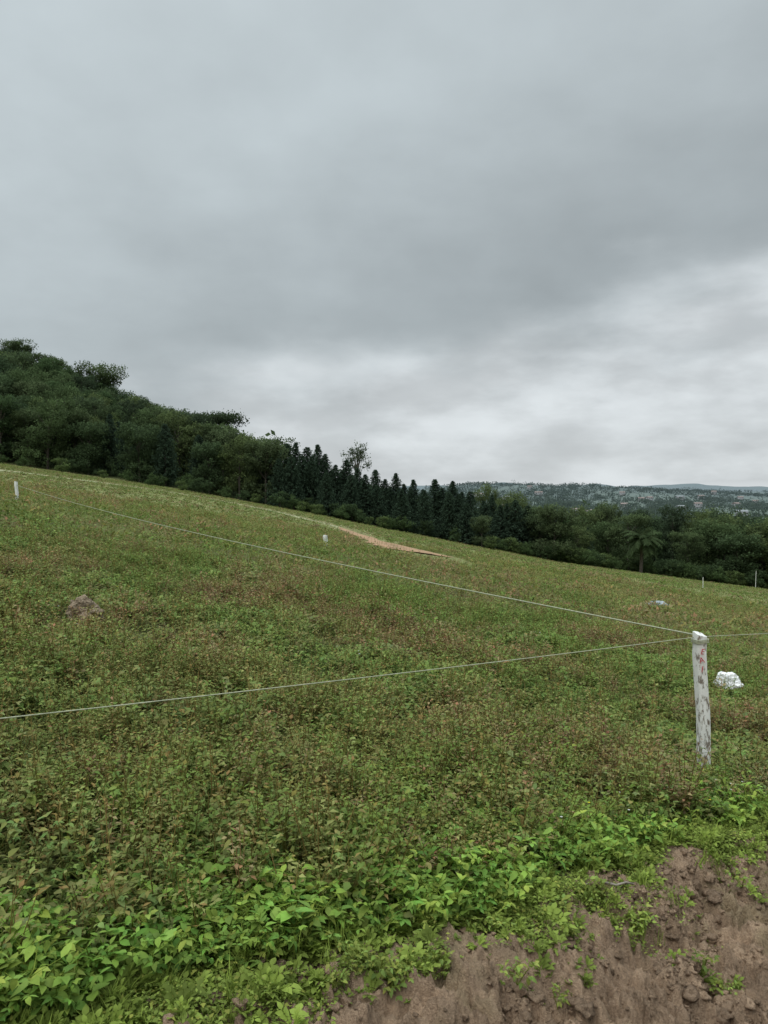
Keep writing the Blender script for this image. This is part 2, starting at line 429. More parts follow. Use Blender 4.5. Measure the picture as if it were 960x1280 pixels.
for (ix,iy) in spots:
    a,b,_=on_ray(ix,iy,1.5,8)
    for m in range(random.choice([4,8,14,20,26])): px.append((a+random.gauss(0,.07),b+random.gauss(0,.035)))
x=np.array([p[0] for p in px]); y=np.array([p[1] for p in px]); k=len(x)
v3=scatter(lob+gr[:1]+small+small+big[:5],np.stack([x,y,H(x,y)-.004],1),rng.uniform(.3,.85,k),.3,LG*rng.uniform(.5,.95,k)[:,None])
v,f,c=merge([v1,v1b,v2,v3])
add('roadside_weeds',new_mesh('roadside_weeds',v,f,c),M_leaf,kind='stuff')

def p_stalk(h=.6):
    p=PB(); tip=np.array([U(-.08,.08),U(-.08,.08),h]); p.stem((0,0,0),tip,.003,(1.12,.82,.70))
    for k in range(30):
        t=U(.2,1); y2=U(0,6.28); LL=.042*U(.6,1.2)*(1.3-.7*t); v,f=leaf_lo(LL,LL*.36,.2)
        v=v@rotm(y2,U(.2,1.1)).T+tip*t; br=U(0,1)<.5
        p.put(v,f,(1.2,.85,.72) if br else (.95,1.05,.85))
    return p.done()
def p_flower(h=.3):
    p=PB(); tip=np.array([U(-.05,.05),U(-.05,.05),h]); p.stem((0,0,0),tip,.0015,(.14,.25,.07))
    for k in range(6):
        v,f=leaf_lo(.013,.011,.1); v=v@rotm(k*1.047,.25).T+tip; p.put(v,f,(1,1,1))
    return p.done()
st=[p_stalk(U(.26,.42)) for _ in range(8)]
VS=[]
for n,r0,r1 in ((600,2.4,6.5),(2600,6.5,18),(4500,18,45)):
    x,y=polar(n,r0,r1); kp=(bank_s(x,y)<-.25)&(rng.random(n)<np.clip((fbm(x*.7+11,y*.7,3)-.40)*6,.08,1)); x,y=x[kp],y[kp]; k=len(x)
    VS.append(scatter(st,np.stack([x,y,H(x,y)],1),rng.uniform(.5,1.15,k),.3,OLIVE*rng.uniform(.7,1.15,k)[:,None]))
fl_=[p_flower(U(.15,.26)) for _ in range(4)]
n=60; x,y=polar(n,3.0,13); kp=(bank_s(x,y)<-.05); x,y=x[kp],y[kp]
tt=2.+rng.random(14)*2.4; ss=-.05-rng.random(14)*.5; x2,y2=bank_xy(tt,ss); x=np.concatenate([x,x2]); y=np.concatenate([y,y2]); k=len(x)
wc=np.where(rng.random(k)[:,None]<.75,np.array([.80,.80,.76]),np.array([.78,.66,.05]))
VS.append(scatter(fl_,np.stack([x,y,H(x,y)+.02],1),rng.uniform(.6,1.0,k),.25,wc))
v,f,c=merge(VS); add('wildflowers',new_mesh('wildflowers',v,f,c),M_leaf,kind='stuff')

def lump(seed,sub=2,amp=.35,sq=.7):
    bm=bmesh.new(); bmesh.ops.create_icosphere(bm,subdivisions=sub,radius=1)
    r2=np.random.default_rng(seed); o=r2.random(3)*50
    from mathutils import noise
    for v in bm.verts:
        q=v.co*1.3+Vector(o); d=noise.noise(q)*amp+noise.noise(q*2.7)*amp*.5
        v.co*=1+d; v.co.z*=sq
    V=np.array([v.co[:] for v in bm.verts]); F=np.array([[q.index for q in f.verts] for f in bm.faces]); bm.free()
    return V,F
cl=[]
for s_ in range(8):
    V_,F_=lump(s_,2,1.1,.65); cl.append((V_,F_,np.ones((len(F_),3))))
n=36000; tt=rng.random(n)*6-1.4; ss=rng.random(n)*1.4-.05
x,y=bank_xy(tt,ss)
kp=rng.random(n)<np.clip((fbm(x*4+9,y*4,3)-.42)*7,.08,1); x,y=x[kp],y[kp]; n=len(x)
szs=np.clip(rng.lognormal(-5.5,.85,n),.0015,.030)
v,f,c=scatter(cl,np.stack([x,y,H(x,y)+szs*.05],1),szs,.1,DIRT*rng.uniform(.6,1.08,n)[:,None])
add('soil_clods',new_mesh('soil_clods',v,f,c),M_ground,kind='stuff')

# ---------------------------------------------------------------- tracks
def strip(name,line,w0,w1,mat,dz=.05):
    d=np.gradient(line,axis=0); d/=np.linalg.norm(d,axis=1)[:,None]; nrm=np.stack([-d[:,1],d[:,0]],1)
    m=7; V=[]
    for k,p in enumerate(line):
        ww=(w0+(w1-w0)*k/len(line))*(.7+.6*vn(np.array([k*.3]),np.array([2.]))[0])*min(1,.25+k/8,.3+(len(line)-1-k)/6)
        for q in range(m):
            a=(q/(m-1)-.5)*ww; X_=p[0]+nrm[k,0]*a; Y_=p[1]+nrm[k,1]*a
            V.append((X_,Y_,float(H(np.array([X_]),np.array([Y_]))[0])+dz-(.03 if q in(0,m-1) else 0)))
    F=[[k*m+q,k*m+q+1,(k+1)*m+q+1,(k+1)*m+q] for k in range(len(line)-1) for q in range(m-1)]
    add(name,new_mesh(name,V,F,None,True),mat,kind='structure')
M_track=noise_mat('track_soil',(.27,.17,.092),(.41,.245,.135),.9,.95,.1)
M_trackg=noise_mat('track_grass',(.27,.29,.14),(.36,.36,.21),.5,.95,.1)
strip('dirt_track',track_a,1.0,4.8,M_track,.07)
strip('grass_track',track_b,1.8,1.5,M_trackg,.06)

# ---------------------------------------------------------------- trees
def tube(bmV,bmF,pts,rad,seg=7):
    o=len(bmV)
    for k,(p,r) in enumerate(zip(pts,rad)):
        for q in range(seg):
            a=q/seg*6.283; bmV.append((p[0]+r*math.cos(a),p[1]+r*math.sin(a),p[2]))
    for k in range(len(pts)-1):
        for q in range(seg):
            bmF.append((o+k*seg+q,o+k*seg+(q+1)%seg,o+(k+1)*seg+(q+1)%seg,o+(k+1)*seg+q))
def quads_cloud(cent,size,colr,flat=.5):
    k=len(cent)
    a=rng.normal(size=(k,3)); a/=np.linalg.norm(a,axis=1)[:,None]
    b=rng.normal(size=(k,3)); b[:,2]*=flat; b-=a*(a*b).sum(1)[:,None]; b/=np.linalg.norm(b,axis=1)[:,None]
    s_=size[:,None]
    V=np.stack([cent-a*s_*.5,cent+b*s_*.32,cent+a*s_*.5,cent-b*s_*.32],1).reshape(-1,3)
    F=np.arange(4*k).reshape(k,4); return V,F,colr
def broadleaf(seed,h=11,spread=4.2,nl=9,crown0=.3,leaf=.34,nleaf=8600,base=(.035,.055,.022),flat=.75,gaps=1.,low=False):
    r2=random.Random(seed); V=[];F=[]
    th=h*.8; bend=(r2.uniform(-.6,.6),r2.uniform(-.6,.6))
    pts=[(bend[0]*t*t,bend[1]*t*t,th*t-.4*(t==0)) for t in (0,.15,.35,.55,.75,1)]
    R0=h*.018; tube(V,F,pts,[R0*1.3,R0,R0*.85,R0*.65,R0*.45,R0*.15])
    lobes=[]
    for k in range(nl):
        t=r2.uniform(crown0+.05,.8); a=k*2.4+r2.uniform(-.5,.5)
        d=spread*r2.uniform(.3,.72)*math.sin(math.pi*min(1,(1.05-t)/(1.05-crown0)*.75+.2))
        c=(bend[0]*t*t+d*math.cos(a),bend[1]*t*t+d*math.sin(a),h*min(.84,t+r2.uniform(.04,.15)))
        st_=(bend[0]*t*t,bend[1]*t*t,th*t)
        mid=tuple((st_[q]+c[q])/2+(0,0,-.2)[q] for q in range(3))
        tube(V,F,[st_,mid,c],[R0*.45,R0*.3,R0*.1],5)
        lobes.append((c,spread*r2.uniform(.36,.52)))
    lobes.append(((bend[0],bend[1],h*.84),spread*.46))
    if low:
        for q in range(5):
            a=q*1.26+r2.random(); lobes.append(((spread*.55*math.cos(a),spread*.55*math.sin(a),h*r2.uniform(.12,.28)),spread*.45))
    per=nleaf//len(lobes); C=[];S=[];K=[]
    g2=np.random.default_rng(seed+100)
    for (c,r) in lobes:
        ncl=max(4,int(per/24))
        d=g2.normal(size=(ncl,3)); d/=np.linalg.norm(d,axis=1)[:,None]
        cc=np.array(c)+d*(r*g2.uniform(.6,.98,ncl)[:,None])*np.array([1,1,flat])
        lc=g2.uniform(.8,1.25)
        for q in range(ncl):
            m=24; pp=cc[q]+g2.normal(size=(m,3))*r*.16*np.array([1,1,.8])*gaps
            C.append(pp); S.append(g2.uniform(.6,1.3,m)*leaf)
            top=np.clip((pp[:,2]-c[2])/(r*flat)*.40+.95,.45,1.5)  # shading painted into leaf colour: lobe tops lighter, undersides darker
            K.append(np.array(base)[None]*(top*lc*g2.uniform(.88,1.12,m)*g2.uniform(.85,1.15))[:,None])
    C=np.vstack(C);S=np.concatenate(S);K=np.vstack(K)
    cv,cf,cc=quads_cloud(C,S,K)
    return (np.array(V),np.array(F)),(cv,cf,cc)
def conifer(seed,h=12,rad=2.3,base=(.042,.066,.042),nleaf=6400,leaf=.42):
    r2=random.Random(seed); V=[];F=[]
    tube(V,F,[(0,0,-.4),(0,0,h*.3),(0,0,h*.97)],[.22,.16,.03])
    g2=np.random.default_rng(seed); C=[];S=[];K=[]
    nb=130; pw=r2.uniform(.48,.72)
    for k in range(nb):
        t=.02+.98*(k/nb)**.9; z=h*t; rr_=rad*(1-t)**pw*r2.uniform(.65,1.15)+.06; a=k*2.39996+r2.uniform(-.3,.3)
        if k%3==0: tube(V,F,[(0,0,z),(rr_*.8*math.cos(a),rr_*.8*math.sin(a),z+rr_*.2)],[.05,.015],4)
        m=nleaf//nb; q=g2.random(m)**.6
        pp=np.stack([q*rr_*math.cos(a),q*rr_*math.sin(a),z+q*rr_*.15],1)+g2.normal(size=(m,3))*np.array([.30,.30,.3])*(.28+(1-t))
        pp[:,2]=np.minimum(pp[:,2],h)
        C.append(pp);S.append(g2.uniform(.6,1.3,m)*leaf*(.5+.6*(1-t)))
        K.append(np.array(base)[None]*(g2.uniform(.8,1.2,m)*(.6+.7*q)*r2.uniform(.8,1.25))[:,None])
    cv,cf,cc=quads_cloud(np.vstack(C),np.concatenate(S),np.vstack(K))
    return (np.array(V),np.array(F)),(cv,cf,cc)
def palm(seed,h=5.5):
    V=[];F=[]; tube(V,F,[(0,0,-.3),(.1,0,h*.5),(0.25,0,h)],[.32,.28,.26])
    p=PB(); r2=random.Random(seed)
    for k in range(54):
        a=k*2.4; up=r2.uniform(-.5,1.6); L=r2.uniform(3.0,4.2)
        prev=np.array([.25,0,h]); d=np.array([math.cos(a),math.sin(a),up])
        for q in range(8):
            nx=prev+d/np.linalg.norm(d)*L/8; d=d+np.array([0,0,-.28])
            p.stem(prev,nx,.03,(.06,.075,.035))
            perp=np.array([-math.sin(a),math.cos(a),0])
            for sd in(-1,1):
                for w in (.1,.4,.7):
                    b=prev+(nx-prev)*w; l=1.0*(1-abs(q-3.5)/7); tip=b+perp*sd*l*.8+np.array([0,0,-.45*l])+(nx-prev)*.8
                    v=np.array([b,b+(nx-prev)*.5,tip]); p.put(v,np.array([[0,1,2]]),np.array([.058,.086,.038])*r2.uniform(.6,1.4))
            prev=nx
    v,f,c=p.done(); return (np.array(V),np.array(F)),(v,f,c)
protoT={}
def reg(kind,data,bark=M_bark,cm=M_crown):
    (tv,tf),(cv,cf,cc)=data
    a=new_mesh('trunk',tv,tf,None,True); a.materials.append(bark)
    b=new_mesh('crown',cv,cf,cc); b.materials.append(cm)
    protoT.setdefault(kind,[]).append((a,b))
for k in range(12):
    bs=[(.074,.108,.046),(.060,.090,.042),(.094,.130,.052),(.064,.092,.048),(.052,.080,.040),(.106,.140,.056),(.070,.104,.044),(.082,.110,.052),(.062,.098,.042),(.058,.084,.046),(.066,.094,.044),(.082,.114,.050)][k]
    tallk=k>=8
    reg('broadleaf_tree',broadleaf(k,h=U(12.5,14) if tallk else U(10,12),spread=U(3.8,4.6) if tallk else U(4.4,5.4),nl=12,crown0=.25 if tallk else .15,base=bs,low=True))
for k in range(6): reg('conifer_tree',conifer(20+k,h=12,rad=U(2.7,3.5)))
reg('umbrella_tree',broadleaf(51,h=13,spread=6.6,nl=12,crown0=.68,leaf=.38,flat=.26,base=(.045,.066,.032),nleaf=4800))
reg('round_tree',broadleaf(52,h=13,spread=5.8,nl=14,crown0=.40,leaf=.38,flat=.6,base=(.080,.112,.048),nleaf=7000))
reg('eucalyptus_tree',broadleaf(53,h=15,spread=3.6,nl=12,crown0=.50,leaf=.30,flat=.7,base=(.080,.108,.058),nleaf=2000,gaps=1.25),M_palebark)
for k in range(3): reg('shrub',broadleaf(60+k,h=3,spread=2.4,nl=7,crown0=.0,leaf=.24,base=[(.075,.114,.045),(.105,.145,.054),(.058,.088,.040)][k],nleaf=2200))
reg('palm_tree',palm(5))
def tree(kind,x,y,sc_=1,label='',cat='tree',group=None,sz=None,dz=0,pi=None,name=None):
    P=protoT[kind]; a,b=P[pi if pi is not None else random.randrange(len(P))]
    e=bpy.data.objects.new(name or kind,None); COL.objects.link(e); e.empty_display_size=.5
    e.location=(x,y,float(H(np.array([x]),np.array([y]))[0])+dz)
    e.rotation_euler=(0,0,U(0,6.28)); e.scale=(sc_,sc_,sz or sc_)
    e['label']=label; e['category']=cat
    if group: e['group']=group
    for nm,m in(('trunk',a),('crown',b)):
        o=bpy.data.objects.new(nm,m); COL.objects.link(o); o.parent=e
    return e
def uv_top(kindh,u,y,itop):
    x=u*y; z0=float(H(np.array([x]),np.array([y]))[0]); zt=-(itop-612)/961*y
    return max(.25,(zt-z0)/kindh)
tops=[(330,560),(345,563),(358,554),(371,558),(384,559),(396,554),(407,570),(420,584),(433,576),(446,590),(458,592),(470,588),(482,602),(494,594),(506,608),(518,600),(530,610),(543,604),(555,614),(566,606),(578,618),(590,616),(603,624),(617,618),(632,630),(646,624),(350,576),(378,572),(390,574),(440,598),(500,610),(560,620),(625,632),(365,576),(410,590),(470,606),(530,616),(585,628),(427,590),(452,602),(488,610),(512,614),(548,618),(572,622),(608,628),(660,632),(690,632)]
for k,(ix,it) in enumerate(tops):
    u=(ix+U(-2,2)-480)/961; y=(154 if k<26 or k>37 else 149)+U(-2,2)
    s_=uv_top(12,u,y,it+U(-5,3))
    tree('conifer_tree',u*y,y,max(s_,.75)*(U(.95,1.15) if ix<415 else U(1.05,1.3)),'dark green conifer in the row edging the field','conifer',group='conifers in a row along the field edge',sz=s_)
cnt=0; placed=[]
sil=lambda ix: np.interp(ix,[-80,0,50,100,125,150,200,250,277,300,345],[400,431,440,466,474,488,499,520,534,540,556])
tries=0
while cnt<205 and tries<12000:
    tries+=1
    y=151+(random.random()**1.2)*112; u=U(-.58,-.15)
    x=u*y
    mind=4.8 if y<165 else 6.0
    if any((x-a)**2+(y-b)**2<mind**2 for a,b in placed): continue
    placed.append((x,y)); ix=480+961*u
    s_=U(.85,1.4)
    pi=random.randrange(12); hh=12.6 if pi>=8 else 10.6
    mx=uv_top(hh,u,y,sil(ix)+U(-6,9)); s_=min(s_,max(.5,mx))
    if y<160: s_=min(max(s_,.9),1.2,max(.6,mx))
    if y<165 and random.random()<.2: tree('conifer_tree',x,y,s_*.85,'dark conifer among the trees at the forest edge','conifer',group='trees of the hillside forest')
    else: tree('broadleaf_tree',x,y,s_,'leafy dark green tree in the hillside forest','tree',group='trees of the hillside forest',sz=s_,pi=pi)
    cnt+=1
for ix,it,y,kd,h,lb in [(125,456,235,'round_tree',12.4,'tall tree with rounded spreading crown above the forest'),(273,516,188,'umbrella_tree',12.2,'flat topped dark tree rising above the forest'),(447,551,160,'eucalyptus_tree',14,'tall slender tree with sparse airy crown'),(20,427,255,'round_tree',12.4,'tall leafy tree on the crest of the wooded hill'),(335,548,180,'round_tree',12.4,'tall leafy tree beside the conifers')]:
    u=(ix-480)/961; s_=uv_top(h,u,y,it); s2=min(s_,1.25 if kd!='eucalyptus_tree' else .95)
    tree(kd,u*y,y,s2,lb,'tree',sz=s_,name='broadleaf_tree' if kd!='eucalyptus_tree' else 'eucalyptus_tree')
for k in range(78):
    ix=U(600,1015); y=random.choice([147,152,158,168,182,200,225,250])+U(-3,3); u=(ix-480)/961
    it=np.interp(ix,[600,700,780,860,960,1010],[626,634,644,640,650,650])+(0 if y>165 else 12)+U(-14,22)
    pi=random.randrange(12)
    s_=uv_top(12.6 if pi>=8 else 10.8,u,y,it); s_=min(max(s_,.4),1.6)
    if random.random()<.12: tree('conifer_tree',u*y,y,s_*.95,'dark conifer in the wooded valley beyond the field','conifer',group='trees of the valley wood',sz=s_*.9)
    else: tree('broadleaf_tree',u*y,y,min(s_,1.1)*U(.9,1.25),'leafy green tree in the wooded valley beyond the field','tree',group='trees of the valley wood',sz=s_,pi=pi)
for ix,it,y in [(802,668,143)]:
    u=(ix-480)/961; s_=uv_top(6.6,u,y,it)
    tree('palm_tree',u*y,y,min(s_,1.15),'dark full palm with drooping fronds at the field edge','palm tree',sz=s_)
for k in range(120):
    ix=U(-20,980) if k>40 else U(620,960); u=(ix-480)/961; y=U(141,149)
    tree('shrub',u*y,y,U(.45,1.05),'leafy green shrub at the foot of the trees','shrub',group='shrubs along the field edge')

n=19000
rr_=np.exp(rng.uniform(np.log(225),np.log(2900),n)); a=rng.uniform(-.25,.60,n)
x=rr_*np.sin(a); y=rr_*np.cos(a)
den=fbm(x*.012+5,y*.006,4)
kp=(rr_<800)|(den<.54)|(rng.random(n)<.3)
x,y,rr_=x[kp],y[kp],rr_[kp]; z=H(x,y,False); k=len(x)
K=[];C=[];S=[]
for q in range(k):
    m=46 if rr_[q]<700 else 20; hgt=U(7,13)*(1.7 if U(0,1)<.03 else 1)*(1 if rr_[q]<1300 else .8); w=U(3.5,6)*(1 if rr_[q]<1200 else 1.6)
    d=rng.normal(size=(m,3)); d/=np.linalg.norm(d,axis=1)[:,None]
    pp=d*np.array([w,w,hgt*.5])*rng.uniform(.6,1.05,m)[:,None]+np.array([x[q],y[q],z[q]+hgt*.40])
    C.append(pp); S.append(rng.uniform(1.3,2.8,m)*(1 if rr_[q]<700 else 1.6))
    b=np.array([(.066,.098,.043),(.076,.108,.047),(.058,.086,.042)][q%3])
    K.append(b[None]*(rng.uniform(.93,1.07,m)*(.9+.2*d[:,2]))[:,None])  # colour carries painted shading, lighter on upward sides of each clump
C=np.vstack(C);S=np.concatenate(S);K=np.vstack(K)
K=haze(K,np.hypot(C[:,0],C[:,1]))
v,f,c=quads_cloud(C,S,K,1.)
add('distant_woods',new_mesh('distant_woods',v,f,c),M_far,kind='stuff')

# ---------------------------------------------------------------- houses
M_wall=noise_mat('house_plaster',(.28,.29,.30),(.36,.36,.37),1,.9,0)
M_roof=noise_mat('roof_tile',(.20,.16,.145),(.24,.195,.18),2,.9,0)
M_roof2=noise_mat('roof_sheet',(.20,.215,.225),(.25,.27,.28),2,.8,0)
M_dark=noise_mat('dark_opening',(.03,.035,.04),(.05,.055,.06),2,.4,0)
def box(x0,x1,y0,y1,z0,z1):
    V=[(x,y,z) for z in(z0,z1) for y in(y0,y1) for x in(x0,x1)]
    F=[(0,2,3,1),(4,5,7,6),(0,1,5,4),(2,6,7,3),(0,4,6,2),(1,3,7,5)]
    return V,F
def boxes(lst):
    V=[];F=[]
    for b in lst:
        v,f=box(*b); o=len(V); V+=v; F+=[tuple(q+o for q in g) for g in f]
    return V,F
def house_meshes(w,d,h,roofm):
    V,F=box(-w/2,w/2,-d/2,d/2,-6,h); wall=new_mesh('wall',V,F)
    e=.5; rh=w*.18 if w<14 else 2.2
    V=[(-w/2-e,-d/2-e,h+.01),(w/2+e,-d/2-e,h+.01),(w/2+e,d/2+e,h+.01),(-w/2-e,d/2+e,h+.01),(-w/2-e,0,h+rh),(w/2+e,0,h+rh)]
    bmf=[(0,1,5,4),(2,3,4,5),(0,3,2,1)]
    rf=bpy.data.meshes.new('roof'); rf.from_pydata(V,[],bmf+[(0,4,3),(1,2,5)])
    wn=new_mesh('window',*boxes([(-w*.32+i*w*.2,-w*.32+i*w*.2+1.2,-d/2-.05,-d/2+.02,1.0,2.2) for i in (0,2,3)]))
    dr=new_mesh('door',*boxes([(-w*.32+w*.2,-w*.32+w*.2+1,-d/2-.06,-d/2+.02,0,2.1)]))
    wall.materials.append(M_wall); rf.materials.append(roofm); wn.materials.append(M_dark); dr.materials.append(M_dark)
    return [('wall',wall),('roof',rf),('window',wn),('door',dr)]
hm=[house_meshes(11,9,3.6,M_roof),house_meshes(14,9,4,M_roof2),house_meshes(28,14,5,M_roof)]
for k in range(24):
    u=U(.09,.5); y=math.exp(U(math.log(1000),math.log(1950)))
    if k==0: u,y,t=.12,1450,2
    else: t=0 if random.random()<.6 else 1
    x=u*y; e=bpy.data.objects.new('house',None); COL.objects.link(e)
    e.location=(x,y,float(H(np.array([x]),np.array([y]),False)[0])+3.5); e.rotation_euler=(0,0,U(-.6,.6))
    e['label']=['small pale house with reddish tiled roof on the far hillside','pale building with grey sheet roof on the far hillside','long low building with red roof among distant trees'][t]; e['category']='house'; e['group']='houses scattered on the far hillside'
    for nm,m in hm[t]:
        o=bpy.data.objects.new(nm,m); COL.objects.link(o); o.parent=e

# ---------------------------------------------------------------- fence posts
def post_mat():
    m,nt,b=mk('white_paint_on_wood')
    tc=nt.nodes.new('ShaderNodeTexCoord'); mp=nt.nodes.new('ShaderNodeMapping'); mp.inputs['Scale'].default_value=(20,20,8)
    nt.links.new(tc.outputs['Object'],mp.inputs[0])
    n=nt.nodes.new('ShaderNodeTexNoise'); n.inputs['Scale'].default_value=1.6; n.inputs['Detail'].default_value=8; n.inputs['Roughness'].default_value=.7
    nt.links.new(mp.outputs[0],n.inputs['Vector'])
    sp=nt.nodes.new('ShaderNodeSeparateXYZ'); nt.links.new(tc.outputs['Object'],sp.inputs[0])
    mr=nt.nodes.new('ShaderNodeMapRange'); mr.inputs[1].default_value=1.1; mr.inputs[2].default_value=0.; mr.inputs[3].default_value=-.05; mr.inputs[4].default_value=.035
    nt.links.new(sp.outputs['Z'],mr.inputs[0])
    ad=nt.nodes.new('ShaderNodeMath'); nt.links.new(n.outputs['Fac'],ad.inputs[0]); nt.links.new(mr.outputs[0],ad.inputs[1])
    r=nt.nodes.new('ShaderNodeValToRGB'); el=r.color_ramp.elements
    el[0].position=.50; el[0].color=(.74,.74,.71,1); el[1].position=.59; el[1].color=(.18,.15,.12,1)
    e=el.new(.54); e.color=(.52,.51,.47,1)
    nt.links.new(ad.outputs[0],r.inputs[0]); nt.links.new(r.outputs[0],b.inputs['Base Color']); b.inputs['Roughness'].default_value=.85
    bp=nt.nodes.new('ShaderNodeBump'); bp.invert=True; bp.inputs['Strength'].default_value=.8; bp.inputs['Distance'].default_value=.006
    nt.links.new(ad.outputs[0],bp.inputs['Height']); nt.links.new(bp.outputs[0],b.inputs['Normal'])
    return m
M_post=post_mat()
PW=.041
def post_mesh(h=1.08,w=PW):
    V=[];F=[]; seg=28; nz=60
    for k in range(nz+1):
        z=-.35+(h+.35)*k/nz
        for q in range(seg):
            a=q/seg*6.283; c,s_=math.cos(a),math.sin(a)
            r=w/ (abs(c)**5+abs(s_)**5)**(1/5)
            nn=float(vn(np.array([3.+c*2]),np.array([z*14.+s_*2]))[0]-.5)
            n2=float(vn(np.array([3.+c]),np.array([z*3.5+s_]))[0]-.5)
            r*=1+nn*.12+n2*.16
            zz=z
            if k==nz: zz+=(-.012*c+.01*s_)
            V.append((r*c+.01*math.sin(z*5),r*s_,zz))
    for k in range(nz):
        for q in range(seg): F.append((k*seg+q,k*seg+(q+1)%seg,(k+1)*seg+(q+1)%seg,(k+1)*seg+q))
    me=bpy.data.meshes.new('fence_post'); top=[nz*seg+q for q in range(seg)]
    me.from_pydata(V,[],F+[tuple(top)])
    me.materials.append(M_post); return me
pm=post_mesh()
bx,by,bz=on_ray(881,976)
PY=by; PX=(874-480)/961*PY
ztop=-(792-612)/961*PY; HP=ztop-bz
post=bpy.data.objects.new('fence_post',pm); COL.objects.link(post)
psc=HP/1.08
post.location=(bx+.01,PY,ztop-1.08*psc); post.scale=(1,1,psc); post.rotation_euler=(math.radians(1),math.radians(-2.3),math.radians(12))
post['label']='weathered white painted fence post with red markings in weeds'; post['category']='fence post'
def red_mat():
    m,nt,b=mk('red_paint')
    tc=nt.nodes.new('ShaderNodeTexCoord'); n=nt.nodes.new('ShaderNodeTexNoise'); n.inputs['Scale'].default_value=80; n.inputs['Detail'].default_value=4
    nt.links.new(tc.outputs['Object'],n.inputs['Vector'])
    r=nt.nodes.new('ShaderNodeValToRGB'); r.color_ramp.elements[0].position=.52; r.color_ramp.elements[1].position=.64
    r.color_ramp.elements[0].color=(.46,.045,.06,1); r.color_ramp.elements[1].color=(.62,.36,.34,1)
    nt.links.new(n.outputs['Fac'],r.inputs[0]); nt.links.new(r.outputs[0],b.inputs['Base Color']); b.inputs['Roughness'].default_value=.85
    return m
M_red=red_mat()
for k,ch in enumerate('EA1'):
    cu=bpy.data.curves.new('marking','FONT'); cu.body=ch; cu.size=[.060,.064,.064][k]; cu.extrude=.0012; cu.align_x='CENTER'; cu.shear=[.2,-.15,.1][k]
    to=bpy.data.objects.new('tmp',cu); COL.objects.link(to)
    bpy.context.view_layer.update()
    me=bpy.data.meshes.new_from_object(to); bpy.data.objects.remove(to)
    me.name='painted_marking'; me.materials.clear(); me.materials.append(M_red)
    o=bpy.data.objects.new('painted_marking',me); COL.objects.link(o); o.parent=post
    o.location=(-.026+[0,.004,-.003][k],-.0495,1.08-.14-[0,.064,.132][k]); o.rotation_euler=(math.radians(90),math.radians([8,-8,5][k]),math.radians(-5))
M_postw=noise_mat('clean_white_paint',(.70,.70,.68),(.80,.80,.78),6,.8,.1)
pm2=pm.copy(); pm2.materials.clear(); pm2.materials.append(M_postw)
def place(ix,iy_base,iy_top,lab,wsc=1.2):
    x,y,z0=on_ray(ix,iy_base); zt=-(iy_top-612)/961*y
    o=bpy.data.objects.new('fence_post',pm2); COL.objects.link(o); s_=(zt-z0)/1.08
    o.location=(x,y,z0); o.scale=(wsc,wsc,s_); o.rotation_euler=(0,U(-.03,.03),U(0,3)); o['label']=lab; o['category']='fence post'; o['group']='white posts marking out the field'
    return Vector((x,y,zt))
post['group']='white posts marking out the field'
pA=place(21,627,602,'slim white fence post standing in the weedy field',1.1)
pB=place(407,685,669,'small white marker post in the field',1.7)
pC=place(946,736,714,'pale fence post near the low end of the field',.8)
pD=place(880,736,722,'pale fence post near the low end of the field',.6)
M_wire=noise_mat('pale_cord',(.27,.29,.19),(.39,.40,.28),40,.7,0)
def wire(name,a,b,sag,r,lab,n=60):
    a=Vector(a);b=Vector(b); cu=bpy.data.curves.new(name,'CURVE'); cu.dimensions='3D'; cu.bevel_depth=r; cu.bevel_resolution=1
    sp=cu.splines.new('POLY'); sp.points.add(n)
    for k in range(n+1):
        t=k/n; p=a.lerp(b,t); p.z-=sag*4*t*(1-t); sp.points[k].co=(*p,1)
    o=bpy.data.objects.new('tmp',cu); COL.objects.link(o); bpy.context.view_layer.update()
    me=bpy.data.meshes.new_from_object(o); bpy.data.objects.remove(o); me.name=name
    me.materials.clear(); me.materials.append(M_wire)
    w=bpy.data.objects.new(name,me); COL.objects.link(w); w['label']=lab; w['category']='fence wire'; w['group']='cords strung between the fence posts'
T=Vector((PX,PY,-(797-612)/961*PY))
L0=Vector((-.5*3.3,3.3,-(893-612)/961*3.3)); L1=T+(L0-T)*1.9
wire('fence_wire',T,L1+Vector((0,0,.02)),.035,.0031,'thin pale cord stretched from the white post over weeds')
o=bpy.data.objects.new('fence_post',pm); COL.objects.link(o); o.location=(L1.x,L1.y,L1.z-1.03); o['label']='weathered white painted fence post beside the weeds'; o['category']='fence post'; o['group']='white posts marking out the field'
Rr=Vector((.5*6.6,6.6,-(792-612)/961*6.6)); R1=T+(Rr-T)*6
wire('fence_wire',T,R1,.01,.0032,'thin pale cord leading from the white post across the field')
o=o.copy(); COL.objects.link(o); o.location=(R1.x,R1.y,R1.z-1.03)
wire('fence_wire',T+Vector((0,.02,.01)),pA+Vector((0,0,-.12)),.16,.0060,'long pale cord running up the field to a far post')
seg=96; cuV=[];cuF=[]
for k in range(seg+1):
    a=k/seg*6.283*3; c,s_=math.cos(a),math.sin(a); r=.051/(abs(c)**5+abs(s_)**5)**.2
    for q in range(5):
        b=q/5*6.283; cuV.append(((r+.004*math.cos(b))*c-.008,(r+.004*math.cos(b))*s_,1.03+.010*k/seg*3-.015+.004*math.sin(b)))
for k in range(seg):
    for q in range(5): cuF.append((k*5+q,k*5+(q+1)%5,(k+1)*5+(q+1)%5,(k+1)*5+q))
add('cord_tie',new_mesh('cord_tie',cuV,cuF),M_wire,parent=post)

